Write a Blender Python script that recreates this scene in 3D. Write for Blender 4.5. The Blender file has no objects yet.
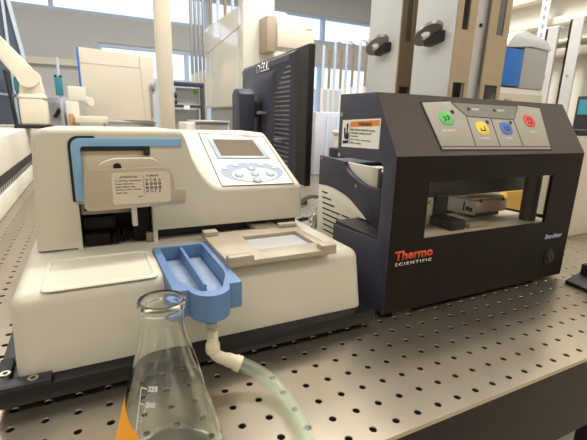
import bpy, bmesh, math, random
from mathutils import Vector as V, Matrix
random.seed(4)
PI = math.pi
SC = bpy.context.scene
COL = SC.collection
T = 0.9                       # height of the table top above the floor
# ---------------------------------------------------------------- materials
def mat(name, col, rough=.5, metal=0., noise=0., nscale=30., bump=0., bscale=200., spec=.5, coat=0., trans=0., ior=1.45, stretch=None, emit=None, alpha=1.):
    m = bpy.data.materials.new(name); m.use_nodes = True
    nt = m.node_tree; b = nt.nodes['Principled BSDF']
    b.inputs['Base Color'].default_value = (*col, 1)
    b.inputs['Roughness'].default_value = rough
    b.inputs['Metallic'].default_value = metal
    b.inputs['Specular IOR Level'].default_value = spec
    b.inputs['Coat Weight'].default_value = coat
    b.inputs['Transmission Weight'].default_value = trans
    b.inputs['IOR'].default_value = ior
    b.inputs['Alpha'].default_value = alpha
    if emit: 
        b.inputs['Emission Color'].default_value = (*emit[0], 1); b.inputs['Emission Strength'].default_value = emit[1]
    if noise or bump:
        tc = nt.nodes.new('ShaderNodeTexCoord'); mp = nt.nodes.new('ShaderNodeMapping')
        nt.links.new(tc.outputs['Object'], mp.inputs['Vector'])
        if stretch: mp.inputs['Scale'].default_value = stretch
    if noise:
        n = nt.nodes.new('ShaderNodeTexNoise'); n.inputs['Scale'].default_value = nscale; n.inputs['Detail'].default_value = 5
        nt.links.new(mp.outputs['Vector'], n.inputs['Vector'])
        r = nt.nodes.new('ShaderNodeMapRange'); r.inputs['To Min'].default_value = 1 - noise; r.inputs['To Max'].default_value = 1 + noise
        r.inputs['From Min'].default_value = .25; r.inputs['From Max'].default_value = .75
        nt.links.new(n.outputs['Fac'], r.inputs['Value'])
        mx = nt.nodes.new('ShaderNodeMix'); mx.data_type = 'RGBA'; mx.blend_type = 'MULTIPLY'; mx.inputs['Factor'].default_value = 1
        mx.inputs['A'].default_value = (*col, 1)
        nt.links.new(r.outputs['Result'], mx.inputs['B']); nt.links.new(mx.outputs['Result'], b.inputs['Base Color'])
        r2 = nt.nodes.new('ShaderNodeMapRange'); r2.inputs['To Min'].default_value = max(0, rough - noise * .5); r2.inputs['To Max'].default_value = min(1, rough + noise * .5)
        nt.links.new(n.outputs['Fac'], r2.inputs['Value']); nt.links.new(r2.outputs['Result'], b.inputs['Roughness'])
    if bump:
        n = nt.nodes.new('ShaderNodeTexNoise'); n.inputs['Scale'].default_value = bscale; n.inputs['Detail'].default_value = 3
        nt.links.new(mp.outputs['Vector'], n.inputs['Vector'])
        bp = nt.nodes.new('ShaderNodeBump'); bp.inputs['Strength'].default_value = bump; bp.inputs['Distance'].default_value = .001
        nt.links.new(n.outputs['Fac'], bp.inputs['Height']); nt.links.new(bp.outputs['Normal'], b.inputs['Normal'])
    return m

M = dict(
    steel=mat('brushed_steel', (.45, .395, .31), .29, .85, .14, 9, .08, 420, stretch=(1, .12, 1)),
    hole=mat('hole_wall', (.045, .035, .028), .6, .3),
    laminate=mat('dark_laminate', (.011, .0042, .0036), .4, 0, .1, 20, spec=.2),
    cream=mat('cream_plastic', (.585, .55, .455), .42, 0, .035, 14, .05, 900),
    creamtop=mat('cream_panel', (.63, .60, .51), .38, 0, .03, 10),
    offwhite=mat('off_white_plastic', (.76, .73, .64), .5, 0, .03, 8),
    blue=mat('blue_plastic', (.115, .205, .385), .42, 0, .04, 40),
    trim=mat('light_blue_rubber', (.22, .41, .64), .3, 0, .05, 30, coat=.2),
    gasket=mat('black_rubber', (.008, .008, .011), .55),
    black=mat('black_plastic', (.016, .015, .017), .45, 0, .1, 60),
    blackmetal=mat('black_powder_coat', (.013, .0085, .0078), .5, 0, .18, 60, .12, 700, spec=.16),
    blackalu=mat('black_anodized_aluminium', (.052, .037, .028), .42, .3, .22, 22, .2, 500, stretch=(.08, 1, 1)),
    navy=mat('dark_navy_plastic', (.042, .043, .068), .45, 0, .08, 50),
    plate=mat('dark_base_plate', (.010, .009, .010), .42, .1, .2, 40),
    bracket=mat('dark_bracket', (.026, .026, .030), .4, .3, .1, 40),
    screw=mat('screw_steel', (.55, .50, .42), .3, .9),
    tan=mat('tan_anodized', (.52, .43, .31), .36, .5, .06, 30),
    tray=mat('tray_tan', (.385, .33, .25), .42, .1, .08, 40),
    beigemetal=mat('beige_metal', (.47, .40, .325), .34, .55, .04, 20),
    label=mat('label_cream', (.60, .53, .40), .5),
    labelwhite=mat('label_white', (.80, .79, .74), .45),
    ink=mat('ink_brown', (.07, .05, .035), .6),
    inkblack=mat('ink_black', (.01, .01, .01), .6),
    orange=mat('label_orange', (.75, .25, .04), .5),
    red=mat('logo_red', (.80, .09, .045), .45),
    white=mat('print_white', (.80, .78, .75), .5),
    lavender=mat('print_lavender', (.42, .42, .60), .5),
    panel=mat('membrane_panel', (.38, .35, .30), .45, 0, .03, 30),
    panelgrey=mat('membrane_grey', (.21, .20, .175), .45),
    green=mat('button_green', (.10, .52, .10), .35),
    yellow=mat('button_yellow', (.85, .60, .07), .35),
    bluebtn=mat('button_blue', (.06, .16, .50), .35),
    redbtn=mat('button_red', (.72, .07, .06), .35),
    ledoff=mat('led_dark', (.03, .025, .02), .2),
    bezel=mat('screen_bezel', (.33, .38, .47), .35),
    screen=mat('lcd_screen', (.17, .135, .10), .12, 0, .1, 30, coat=.5),
    keyblue=mat('keypad_blue', (.22, .27, .38), .45),
    keypale=mat('keypad_pale', (.40, .44, .50), .45),
    rawwhite=mat('white_nylon', (.78, .75, .68), .4),
    fitting=mat('cream_fitting', (.72, .64, .46), .4, 0, .05, 60),
    hoop=mat('grey_handle', (.20, .19, .18), .35, .4),
    stackwhite=mat('white_painted_metal', (.70, .72, .75), .42, 0, .03, 8),
    stacktan=mat('tan_metal', (.50, .40, .275), .34, .5, .05, 20),
    stackgrey=mat('grey_metal', (.33, .30, .27), .32, .7, .05, 20),
    brown=mat('brown_metal', (.25, .20, .16), .4, .4),
    vent=mat('dark_slot', (.008, .008, .01), .6),
    slat=mat('vent_slat', (.22, .22, .25), .4),
    chrome=mat('chrome_letter', (.75, .75, .78), .15, 1.),
    wall=mat('wall_paint', (.55, .565, .59), .8, 0, .03, 4),
    wallwhite=mat('wall_white', (.70, .67, .60), .8, 0, .03, 4),
    floorm=mat('floor_vinyl', (.62, .56, .45), .4, 0, .08, 6),
    ceil=mat('ceiling_paint', (.66, .65, .66), .8, 0, .03, 4),
    frame=mat('window_frame', (.50, .60, .75), .5, .2),
    gloss=mat('glossy_cream_paint', (.73, .71, .65), .1, 0, .02, 4, coat=.4),
    beige=mat('beige_enclosure', (.76, .70, .58), .5, 0, .03, 8),
    taupe=mat('taupe_side', (.40, .33, .26), .5, 0, .05, 8),
    bluepane=mat('blue_grey_pane', (.10, .13, .20), .12, 0, .1, 4),
    greyhaze=mat('grey_plastic', (.33, .33, .34), .45, 0, .08, 20),
    teal=mat('teal_cap', (.04, .24, .32), .4),
    bluecard=mat('blue_panel', (.02, .17, .62), .4),
    greycard=mat('grey_panel', (.42, .42, .42), .4),
    alu=mat('aluminium_profile', (.62, .62, .62), .35, .5, .04, 20),
    pipe=mat('steel_pipe', (.42, .44, .48), .3, .8),
    tubeblue=mat('pale_blue_tube', (.58, .66, .78), .3),
    tubetan=mat('tan_tube', (.30, .235, .17), .4),
    wood=mat('orange_wood', (.62, .33, .13), .5),
    box_yellow=mat('yellow_box', (.82, .52, .12), .5, 0, .03, 20),
    foil=mat('crumpled_foil', (.72, .71, .70), .28, .85, .1, 60),
    cable=mat('grey_cable', (.17, .16, .15), .45),
    lilac=mat('lilac_plastic', (.52, .54, .64), .5, 0, .1, 12),
    liquid=mat('residue_film', (.30, .38, .50), .12, 0, .15, 90),
    tapeorange=mat('orange_tape', (.90, .36, .02), .5),
)
def glassmat(name, col, rough=0., ior=1.46, thin=None):
    m = bpy.data.materials.new(name); m.use_nodes = True
    nt = m.node_tree; nt.nodes.clear()
    o = nt.nodes.new('ShaderNodeOutputMaterial')
    if thin is None:
        g = nt.nodes.new('ShaderNodeBsdfGlass'); g.inputs['Color'].default_value = (*col, 1); g.inputs['Roughness'].default_value = rough; g.inputs['IOR'].default_value = ior
        nt.links.new(g.outputs[0], o.inputs['Surface'])
    else:
        t = nt.nodes.new('ShaderNodeBsdfTransparent'); t.inputs['Color'].default_value = (*col, 1)
        g = nt.nodes.new('ShaderNodeBsdfGlossy'); g.inputs['Roughness'].default_value = rough
        f = nt.nodes.new('ShaderNodeFresnel'); f.inputs['IOR'].default_value = ior
        mm = nt.nodes.new('ShaderNodeMath'); mm.operation = 'MULTIPLY'; mm.inputs[1].default_value = thin
        ge = nt.nodes.new('ShaderNodeNewGeometry'); iv = nt.nodes.new('ShaderNodeMath'); iv.operation = 'SUBTRACT'; iv.inputs[0].default_value = 1
        nt.links.new(ge.outputs['Backfacing'], iv.inputs[1]); m3 = nt.nodes.new('ShaderNodeMath'); m3.operation = 'MULTIPLY'
        nt.links.new(f.outputs[0], m3.inputs[0]); nt.links.new(iv.outputs[0], m3.inputs[1])
        nt.links.new(m3.outputs[0], mm.inputs[0])
        x = nt.nodes.new('ShaderNodeMixShader')
        nt.links.new(mm.outputs[0], x.inputs[0]); nt.links.new(t.outputs[0], x.inputs[1]); nt.links.new(g.outputs[0], x.inputs[2])
        nt.links.new(x.outputs[0], o.inputs['Surface'])
    return m
M['glass'] = glassmat('borosilicate_glass', (.985, .995, .985), 0, 1.47)
def milky(name, col, fac):
    m = bpy.data.materials.new(name); m.use_nodes = True
    nt = m.node_tree; b = nt.nodes['Principled BSDF']; o = nt.nodes['Material Output']
    b.inputs['Base Color'].default_value = (*col, 1); b.inputs['Roughness'].default_value = .18
    t = nt.nodes.new('ShaderNodeBsdfTransparent'); t.inputs['Color'].default_value = (.97, 1, .97, 1)
    lw = nt.nodes.new('ShaderNodeLayerWeight'); lw.inputs['Blend'].default_value = .35
    mr = nt.nodes.new('ShaderNodeMapRange'); mr.inputs['To Min'].default_value = fac; mr.inputs['To Max'].default_value = min(1, fac * 2.6)
    nt.links.new(lw.outputs['Facing'], mr.inputs['Value'])
    x = nt.nodes.new('ShaderNodeMixShader'); nt.links.new(mr.outputs['Result'], x.inputs[0])
    nt.links.new(t.outputs[0], x.inputs[1]); nt.links.new(b.outputs[0], x.inputs[2]); nt.links.new(x.outputs[0], o.inputs['Surface'])
    return m
M['hose'] = milky('silicone_tube', (.62, .66, .56), .11)
M['pane'] = glassmat('tinted_pane', (.96, .95, .93), .02, 1.4, .5)
M['winglass'] = glassmat('window_glass', (.93, .96, 1.0), 0, 1.45, .6)
M['clear'] = milky('clear_connector', (.62, .60, .50), .22)

# ---------------------------------------------------------------- mesh helpers
class B:
    """collects shapes of ONE mesh (coordinates: metres, z = 0 on the table top)"""
    def __init__(s): s.bm = bmesh.new()
    def add(s, tmp, mtx=None):
        me = bpy.data.meshes.new('t'); tmp.to_mesh(me); tmp.free()
        if mtx is not None: me.transform(mtx)
        s.bm.from_mesh(me); bpy.data.meshes.remove(me); return s
    def box(s, x0, x1, y0, y1, z0, z1, bev=0., seg=2, mtx=None):
        t = bmesh.new(); bmesh.ops.create_cube(t, size=1)
        for v in t.verts:
            v.co = V(((x0 + x1) / 2 + v.co.x * (x1 - x0), (y0 + y1) / 2 + v.co.y * (y1 - y0), (z0 + z1) / 2 + v.co.z * (z1 - z0)))
        if bev: bmesh.ops.bevel(t, geom=t.edges[:], offset=bev, segments=seg, affect='EDGES', profile=.5)
        return s.add(t, mtx)
    def poly(s, pts, ext, bev=0., seg=2):
        """closed outline of 3D points extruded by vector ext"""
        t = bmesh.new(); a = [t.verts.new(V(p)) for p in pts]; e = V(ext); b = [t.verts.new(V(p) + e) for p in pts]
        n = len(pts); t.faces.new(a); t.faces.new(b[::-1])
        for i in range(n): t.faces.new((a[i], b[i], b[(i + 1) % n], a[(i + 1) % n]))
        bmesh.ops.recalc_face_normals(t, faces=t.faces[:])
        if bev: bmesh.ops.bevel(t, geom=t.edges[:], offset=bev, segments=seg, affect='EDGES', profile=.5)
        return s.add(t)
    def cyl(s, p0, p1, r0, r1=None, n=24, cap=True):
        r1 = r0 if r1 is None else r1
        p0, p1 = V(p0), V(p1); d = p1 - p0
        t = bmesh.new(); bmesh.ops.create_cone(t, cap_ends=cap, segments=n, radius1=r0, radius2=r1, depth=d.length)
        q = V((0, 0, 1)).rotation_difference(d)
        return s.add(t, Matrix.Translation((p0 + p1) / 2) @ q.to_matrix().to_4x4())
    def tube(s, path, r, n=12, inner=None, cap=True):
        pts = [V(p) for p in path]; t = bmesh.new(); N = len(pts)
        def ring(rr, i, up):
            d = (pts[min(i + 1, N - 1)] - pts[max(i - 1, 0)]).normalized()
            x = up.cross(d).normalized(); y = d.cross(x)
            return [t.verts.new(pts[i] + rr * (math.cos(2 * PI * k / n) * x + math.sin(2 * PI * k / n) * y)) for k in range(n)], y
        for ri, rr in enumerate([r] + ([inner] if inner else [])):
            up = V((0, 0, 1)) if abs((pts[1] - pts[0]).normalized().z) < .9 else V((0, 1, 0)); rs = []
            for i in range(N):
                g, up = ring(rr if not callable(rr) else rr(i / (N - 1)), i, up); rs.append(g)
            for i in range(N - 1):
                for k in range(n):
                    f = (rs[i][k], rs[i][(k + 1) % n], rs[i + 1][(k + 1) % n], rs[i + 1][k])
                    t.faces.new(f if ri == 0 else f[::-1])
            if ri == 0: outer = rs
            if cap and not inner: t.faces.new(rs[0][::-1]); t.faces.new(rs[-1])
        if inner:
            for e, fl in ((0, 1), (-1, 0)):
                for k in range(n):
                    f = (outer[e][k], outer[e][(k + 1) % n], rs[e][(k + 1) % n], rs[e][k]); t.faces.new(f if not fl else f[::-1])
        bmesh.ops.recalc_face_normals(t, faces=t.faces[:])
        return s.add(t)
    def lathe(s, prof, cx, cy, n=64, closed=False):
        t = bmesh.new(); rs = []
        for r, z in prof:
            if r < 1e-6: rs.append([t.verts.new((cx, cy, z))])
            else: rs.append([t.verts.new((cx + r * math.cos(2 * PI * k / n), cy + r * math.sin(2 * PI * k / n), z)) for k in range(n)])
        for a, b in zip(rs, rs[1:] + ([rs[0]] if closed else [])):
            for k in range(n):
                k2 = (k + 1) % n
                if len(a) == 1 and len(b) == 1: continue
                if len(a) == 1: t.faces.new((a[0], b[k2], b[k]))
                elif len(b) == 1: t.faces.new((a[k], a[k2], b[0]))
                else: t.faces.new((a[k], a[k2], b[k2], b[k]))
        bmesh.ops.recalc_face_normals(t, faces=t.faces[:])
        return s.add(t)
    def loft(s, rings, cap=True, closed=True):
        t = bmesh.new(); rs = [[t.verts.new(V(p)) for p in r] for r in rings]; n = len(rings[0])
        for a, b in zip(rs, rs[1:]):
            for k in range(n if closed else n - 1): t.faces.new((a[k], a[(k + 1) % n], b[(k + 1) % n], b[k]))
        if cap: t.faces.new(rs[0][::-1]); t.faces.new(rs[-1])
        bmesh.ops.recalc_face_normals(t, faces=t.faces[:])
        return s.add(t)

ORG = {}
def obj(name, b, m, parent=None, smooth=40, label=None, sub=0):
    bm = b.bm if isinstance(b, B) else b
    me = bpy.data.meshes.new(name); bm.to_mesh(me); bm.free()
    xs = [v.co for v in me.vertices]
    if parent is None:
        lo = [min(c[i] for c in xs) for i in range(3)]; hi = [max(c[i] for c in xs) for i in range(3)]
        o0 = V(((lo[0] + hi[0]) / 2, (lo[1] + hi[1]) / 2, lo[2]))
    else: o0 = ORG[parent.name]
    me.transform(Matrix.Translation(-o0))
    if isinstance(m, (list, tuple)):
        for x in m: me.materials.append(x if not isinstance(x, str) else M[x])
    else: me.materials.append(M[m] if isinstance(m, str) else m)
    if smooth:
        me.shade_smooth(); me.set_sharp_from_angle(angle=math.radians(smooth))
    o = bpy.data.objects.new(name, me); COL.objects.link(o)
    if parent is None: o.location = o0 + V((0, 0, T))
    else: o.parent = parent
    ORG[o.name] = o0
    if label: o['label'] = label
    return o
def thing(name, label, cat, loc, group=None):
    o = bpy.data.objects.new(name, None); COL.objects.link(o); o.empty_display_size = .02
    o.location = V(loc) + V((0, 0, T)); ORG[o.name] = V(loc)
    o['label'] = label; o['category'] = cat
    if group: o['group'] = group
    return o
def tag(o, label, cat, group=None, kind=None):
    o['label'] = label; o['category'] = cat
    if group: o['group'] = group
    if kind: o['kind'] = kind
    return o
def struct(name, b, m, parent=None):
    o = obj(name, b, m, parent)
    if parent is None: o['kind'] = 'structure'
    return o
def textmesh(s, origin, xd, yd, width=None, height=None, align='LEFT', shear=0., bold=0., ext=.00012, size=1., spacing=1.):
    cu = bpy.data.curves.new('txt', 'FONT'); cu.body = s; cu.size = 1; cu.shear = shear; cu.offset = bold; cu.extrude = 0; cu.space_character = spacing
    cu.resolution_u = 3
    o = bpy.data.objects.new('txt', cu); COL.objects.link(o)
    dg = bpy.context.evaluated_depsgraph_get(); me = bpy.data.meshes.new_from_object(o.evaluated_get(dg))
    COL.objects.unlink(o); bpy.data.objects.remove(o); bpy.data.curves.remove(cu)
    xs = [v.co.x for v in me.vertices]; ys = [v.co.y for v in me.vertices]
    x0, x1, y0, y1 = min(xs), max(xs), min(ys), max(ys)
    sy = height / (y1 - y0) if height else (width / (x1 - x0) if width else size)
    sx = width / (x1 - x0) if width else sy
    if align == 'CENTER': ox = -(x0 + x1) / 2
    else: ox = -x0
    xd, yd = V(xd), V(yd); nn = xd.cross(yd); o0 = V(origin)
    bm = bmesh.new(); bm.from_mesh(me); bpy.data.meshes.remove(me)
    for v in bm.verts:
        v.co = o0 + xd * ((v.co.x + ox) * sx) + yd * ((v.co.y - y0) * sy)
    r = bmesh.ops.extrude_face_region(bm, geom=bm.faces[:])
    bmesh.ops.translate(bm, verts=[e for e in r['geom'] if isinstance(e, bmesh.types.BMVert)], vec=nn * ext)
    bmesh.ops.recalc_face_normals(bm, faces=bm.faces[:])
    return bm
def merge(b, bm): 
    me = bpy.data.meshes.new('t'); bm.to_mesh(me); bm.free(); b.bm.from_mesh(me); bpy.data.meshes.remove(me); return b
def rrect(x0, x1, z0, z1, r, n=5):
    """rounded rectangle outline, 2D"""
    out = []
    for cx, cz, a0 in ((x1 - r, z1 - r, 0), (x0 + r, z1 - r, 90), (x0 + r, z0 + r, 180), (x1 - r, z0 + r, 270)):
        for k in range(n + 1):
            a = math.radians(a0 + 90 * k / n); out.append((cx + r * math.cos(a), cz + r * math.sin(a)))
    return out
def roundpoly(pts, rads, n=5):
    out = []; N = len(pts)
    for i in range(N):
        p = V((*pts[i], 0)); a = V((*pts[i - 1], 0)); c = V((*pts[(i + 1) % N], 0)); r = rads[i] if isinstance(rads, (list, tuple)) else rads
        if r <= 0: out.append((p.x, p.y)); continue
        da, dc = (a - p).normalized(), (c - p).normalized()
        for k in range(n + 1):
            t = k / n; q = (1 - t) ** 2 * (p + da * r) + 2 * t * (1 - t) * p + t * t * (p + dc * r); out.append((q.x, q.y))
    return out
def ellipse(cx, cy, rx, ry, n=28): return [(cx + rx * math.cos(2 * PI * k / n), cy + ry * math.sin(2 * PI * k / n)) for k in range(n)]
def lerp(a, b, t): return a + (b - a) * t
def spline(pts, n=8):
    P = [V(p) for p in pts]; out = []
    for i in range(len(P) - 1):
        p0, p1, p2, p3 = P[max(i - 1, 0)], P[i], P[i + 1], P[min(i + 2, len(P) - 1)]
        for k in range(n):
            t = k / n; out.append(.5 * ((2 * p1) + (p2 - p0) * t + (2 * p0 - 5 * p1 + 4 * p2 - p3) * t * t + (3 * p1 - p0 - 3 * p2 + p3) * t ** 3))
    out.append(P[-1]); return out

# ================================================================ SETTING
YW = 4.5
struct('floor', B().box(-2.6, 3.8, -2.0, 4.7, -T - .05, -T), 'floorm')
struct('ceiling', B().box(-2.6, 3.8, -2.15, 4.7, 1.75, 1.85), 'ceil')
w = B()
w.box(-2.6, 3.8, YW, YW + .15, 1.49, 1.75)            # above the clerestory strip
w.box(-2.6, 3.8, YW, YW + .15, .925, 1.17)             # between the strips
w.box(-2.6, -.02, YW, YW + .15, -T, .925)
w.box(3.55, 3.8, YW, YW + .15, -T, .925)
w.box(-.02, 3.55, YW, YW + .15, -T, .05)
w.box(-2.6, -2.3, YW, YW + .15, 1.17, 1.49); w.box(3.55, 3.8, YW, YW + .15, 1.17, 1.49)
struct('wall_back', w, 'wall')
struct('wall_right', B().box(3.65, 3.8, -2.0, YW, -T, 1.75), 'wallwhite')
struct('wall_front', B().box(-2.6, 3.8, -2.15, -2.0, -T, 1.75), 'wallwhite')
struct('wall_left', B().box(-2.6, -2.45, -2.0, YW, -T, 1.75), 'wallwhite')
def window(name, x0, x1, z0, z1, mull):
    f = B(); e = .035
    for a in ((x0, x1, z0, z0 + e), (x0, x1, z1 - e, z1), (x0, x0 + e, z0 + e, z1 - e), (x1 - e, x1, z0 + e, z1 - e)):
        f.box(a[0], a[1], YW + .02, YW + .09, a[2], a[3])
    for x in mull: f.box(x - .02, x + .02, YW + .021, YW + .089, z0 + e, z1 - e)
    o = struct(name, f, 'frame')
    obj('pane', B().box(x0 + e, x1 - e, YW + .05, YW + .056, z0 + e, z1 - e), 'winglass', o)
window('window_1', -2.3, 3.55, 1.17, 1.49, [-.39, 1.1, 2.57])
window('window_2', -.02, 3.55, .05, .925, [.86, 1.7, 2.55])
struct('trim_1', B().box(-2.45, -.02, YW - .06, YW, .68, .74), 'wallwhite')
# outside the windows
tag(obj('building', B().box(1.2, 9, 14, 18, -1.5, 1.35).box(3, 4.5, 13.9, 14, -.2, .5), 'wall'), 'pale grey building far outside the lower right window', 'building')
struct('ground', B().box(-12, 18, 5.2, 30, -1.9, -1.8), 'floorm')

# ================================================================ OPTICAL TABLE
TX0, TX1, TY0, TY1, PT = -1.1, 1.53, -.0136, 2.55, .025
tb = thing('optical_table', 'long perforated steel optical table with grid of threaded holes and dark edge band', 'table', (.4, 1.2, -T))
verts, faces, fm = [], [], []
def vv(x, y, z): verts.append((x, y, z)); return len(verts) - 1
NH = 12; R = .0032
ix0, ix1, iy0, iy1 = -17, 60, 0, 61
gx0, gx1, gy1 = (ix0 - .5) * PT, (ix1 + .5) * PT, (iy1 + .5) * PT
cs = [(math.cos(2 * PI * k / NH + PI / NH), math.sin(2 * PI * k / NH + PI / NH)) for k in range(NH)]
for i in range(ix0, ix1 + 1):
    for j in range(iy0, iy1 + 1):
        cx, cy = i * PT, j * PT; h = PT / 2
        y_lo = TY0 if j == 0 else cy - h
        # 12 outer points on the square, matching the circle (3 per side)
        sq = []
        for c, s_ in cs:
            m_ = max(abs(c), abs(s_)); x, y = c / m_ * h, s_ / m_ * h
            sq.append([cx + x, cy + y])
        o = [vv(x, max(y, y_lo) if j == 0 else y, 0) for x, y in sq]
        if j == 0:
            for q in o:
                x, y, z = verts[q]
                if abs(y - (cy - h)) < 1e-6: verts[q] = (x, TY0, 0)
        corner = {}
        a = [vv(cx + c * R * 1.12, cy + s_ * R * 1.12, 0) for c, s_ in cs]
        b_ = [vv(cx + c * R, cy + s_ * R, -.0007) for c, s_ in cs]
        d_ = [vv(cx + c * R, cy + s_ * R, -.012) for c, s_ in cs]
        for k in range(NH):
            k2 = (k + 1) % NH
            xo, yo, _ = verts[o[k]]; x2, y2, _ = verts[o[k2]]
            if abs(xo - x2) > 1e-6 and abs(yo - y2) > 1e-6:   # wraps a square corner
                px_ = cx + h if (xo + x2) / 2 > cx else cx - h
                py_ = (cy + h) if (yo + y2) / 2 > cy else y_lo
                q = vv(px_, py_, 0); faces.append((a[k], o[k], q, o[k2], a[k2])); fm.append(0)
            else: faces.append((a[k], o[k], o[k2], a[k2])); fm.append(0)
            faces.append((b_[k], a[k], a[k2], b_[k2])); fm.append(0)
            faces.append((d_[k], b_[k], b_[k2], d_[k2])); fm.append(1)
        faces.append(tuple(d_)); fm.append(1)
def quad(x0, x1, y0, y1):
    faces.append((vv(x0, y0, 0), vv(x1, y0, 0), vv(x1, y1, 0), vv(x0, y1, 0))); fm.append(0)
quad(TX0, gx0, TY0, TY1); quad(gx1, TX1, TY0, TY1); quad(gx0, gx1, gy1, TY1)
# rim of the skin
for (x0, y0), (x1, y1) in (((TX0, TY0), (TX1, TY0)), ((TX1, TY0), (TX1, TY1)), ((TX1, TY1), (TX0, TY1)), ((TX0, TY1), (TX0, TY0))):
    faces.append((vv(x0, y0, 0), vv(x0, y0, -.0045), vv(x1, y1, -.0045), vv(x1, y1, 0))); fm.append(0)
me = bpy.data.meshes.new('perforated_top'); me.from_pydata([V(v) - ORG['optical_table'] for v in verts], [], faces)
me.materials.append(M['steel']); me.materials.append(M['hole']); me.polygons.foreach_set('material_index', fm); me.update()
o = bpy.data.objects.new('perforated_top', me); COL.objects.link(o); o.parent = tb
obj('edge_band', B().box(TX0 + .002, TX1 - .002, TY0 + .002, TY1 - .002, -.106, -.0125).box(TX0 + .0015, TX1 - .0015, TY0 + .0015, TY0 + .03, -.0125, -.0045), 'laminate', tb)
for x in (TX0 + .3, TX1 - .3):
    for y in (.3, TY1 - .3): obj('leg', B().box(x - .05, x + .05, y - .05, y + .05, -T, -.106, .004), 'black', tb)

# ================================================================ BASE PLATE UNDER THE DISPENSER
bp = thing('mounting_plate', 'black metal mounting plate under the cream dispenser with two corner screws', 'plate', (-.06, .33, 0))
obj('plate_body', B().box(-.263, .133, .1405, .53, .009, .025, .0012), 'plate', bp)
for x in (-.23, .1):
    for y in (.18, .49): obj('standoff', B().cyl((x, y, 0), (x, y, .0095), .012), 'black', bp)
br = obj('corner_bracket', B().poly([(-.2625, .139, .025), (-.2185, .139, .025), (-.2185, .1535, .025), (-.2515, .1535, .025), (-.2515, .19, .025), (-.2625, .19, .025)], (0, 0, .0045), .0008), 'bracket', bp)
for x, y in ((-.255, .162), (-.2325, .1455)):
    s_ = B().cyl((x, y, .029), (x, y, .0308), .0042, n=20)
    sc = obj('screw', s_, 'screw', br)
    obj('socket', B().cyl((x, y, .0305), (x, y, .0311), .0021, n=6), 'inkblack', sc)

# ================================================================ REAGENT DISPENSER (cream, left)
dp = thing('reagent_dispenser', 'cream benchtop liquid dispenser with blue trim, screen and keypad console', 'lab instrument', (-.06, .33, .025))
ZB = .1005
t = bmesh.new(); bmesh.ops.create_cube(t, size=1)
for v in t.verts:
    top = v.co.z > 0; fr = v.co.y < 0
    x = (-.2470 if v.co.x < 0 else .1240) if not top else (-.2455 if v.co.x < 0 else .1185)
    y = (.155 if not top else .163) if fr else .52
    v.co = V((x, y, ZB if top else .0255))
ed = [e for e in t.edges if (e.verts[0].co.z > .05 and e.verts[1].co.z > .05) or (abs(e.verts[0].co.z - e.verts[1].co.z) > .02 and e.verts[0].co.y < .3)]
bmesh.ops.bevel(t, geom=ed, offset=.0125, segments=6, affect='EDGES', profile=.5)
bmesh.ops.recalc_face_normals(t, faces=t.faces[:])
lbo = obj('lower_body', B().add(t), 'cream', dp)
def cut(o, b):
    c = obj('cutter', b, 'cream', dp); md = o.modifiers.new('cut', 'BOOLEAN'); md.object = c; md.operation = 'DIFFERENCE'; md.solver = 'EXACT'
    bpy.context.view_layer.update()
    me = bpy.data.meshes.new_from_object(o.evaluated_get(bpy.context.evaluated_depsgraph_get()))
    o.modifiers.clear(); o.data = me; ORG.pop('cutter'); me.name = o.name
    me.shade_smooth(); me.set_sharp_from_angle(angle=math.radians(40))
    bpy.data.objects.remove(c)
cut(lbo, B().box(-.1165, -.0525, .10, .2482, .0775, .2))
lp = roundpoly([(-.221, .165), (-.1215, .165), (-.1215, .250), (-.221, .250)], .010)
def rim(b, pts, cx, cy, k0, prof):
    rings = []
    for k, z in prof: rings.append([(x + (cx - x) / max(1e-6, math.hypot(cx - x, cy - y)) * k, y + (cy - y) / max(1e-6, math.hypot(cx - x, cy - y)) * k, z) for x, y in pts])
    return b.loft(rings, cap=False)
obj('lid_panel', rim(B(), lp, -.171, .2075, 0, [(-.0015, ZB - .0005), (.0008, ZB + .0014), (.0030, ZB + .0016), (.0050, ZB + .0009), (.0062, ZB - .0006)]), 'creamtop', dp)
# upper housing: lofted skin
def zs(y): return min(.1635 + .470 * (y - .28), .2300)
def ring(y, ins, yy=None):
    zt = .2372 - .03 * max(0, y - .30) * .6
    P = []
    P.append((-.2338 + ins, .103))
    P.append((-.2265 + ins, .2230))
    for k in range(1, 7):
        a = PI - PI / 2 * k / 6
        P.append((-.2140 + (.0122) * math.cos(a) + ins * (1 if k < 6 else 0), zt - .0142 + .0142 * math.sin(a) - ins * math.sin(a)))
    P.append((-.14, zt - ins)); P.append((-.079, zt - ins))
    x0 = -.071; x1 = -.017; z1 = zs(y)
    for k in range(0, 15):
        u = k / 14
        uu = u
        g = 1 - (1 - uu) ** 2.3
        g *= min(1, uu * 5) ** .6 if uu < .2 else 1
        P.append((lerp(x0, x1, u), lerp(zt, z1, g) - ins))
    P.append((.03, z1 - ins)); P.append((.086, z1 - ins))
    for k in range(1, 5):
        a = PI / 2 - PI / 2 * k / 4
        P.append((.0892 + (.0075) * math.cos(a) - ins * math.cos(a), z1 - .0075 + .0075 * math.sin(a) - ins * math.sin(a)))
    P.append((.0982 - ins, .1158))
    return [(x, y if yy is None else yy, z) for x, z in P]
st = [(.280, .0045), (.2806, .0028), (.2818, .0012), (.2845, 0)]
rings = [ring(y, i) for y, i in st] + [ring(y, 0) for y in (.29, .30, .32, .34, .36, .38, .40, .412, .4185, .424, .43, .45, .48, .515)]
bb = B(); bb.loft(rings, cap=False, closed=False)
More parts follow.
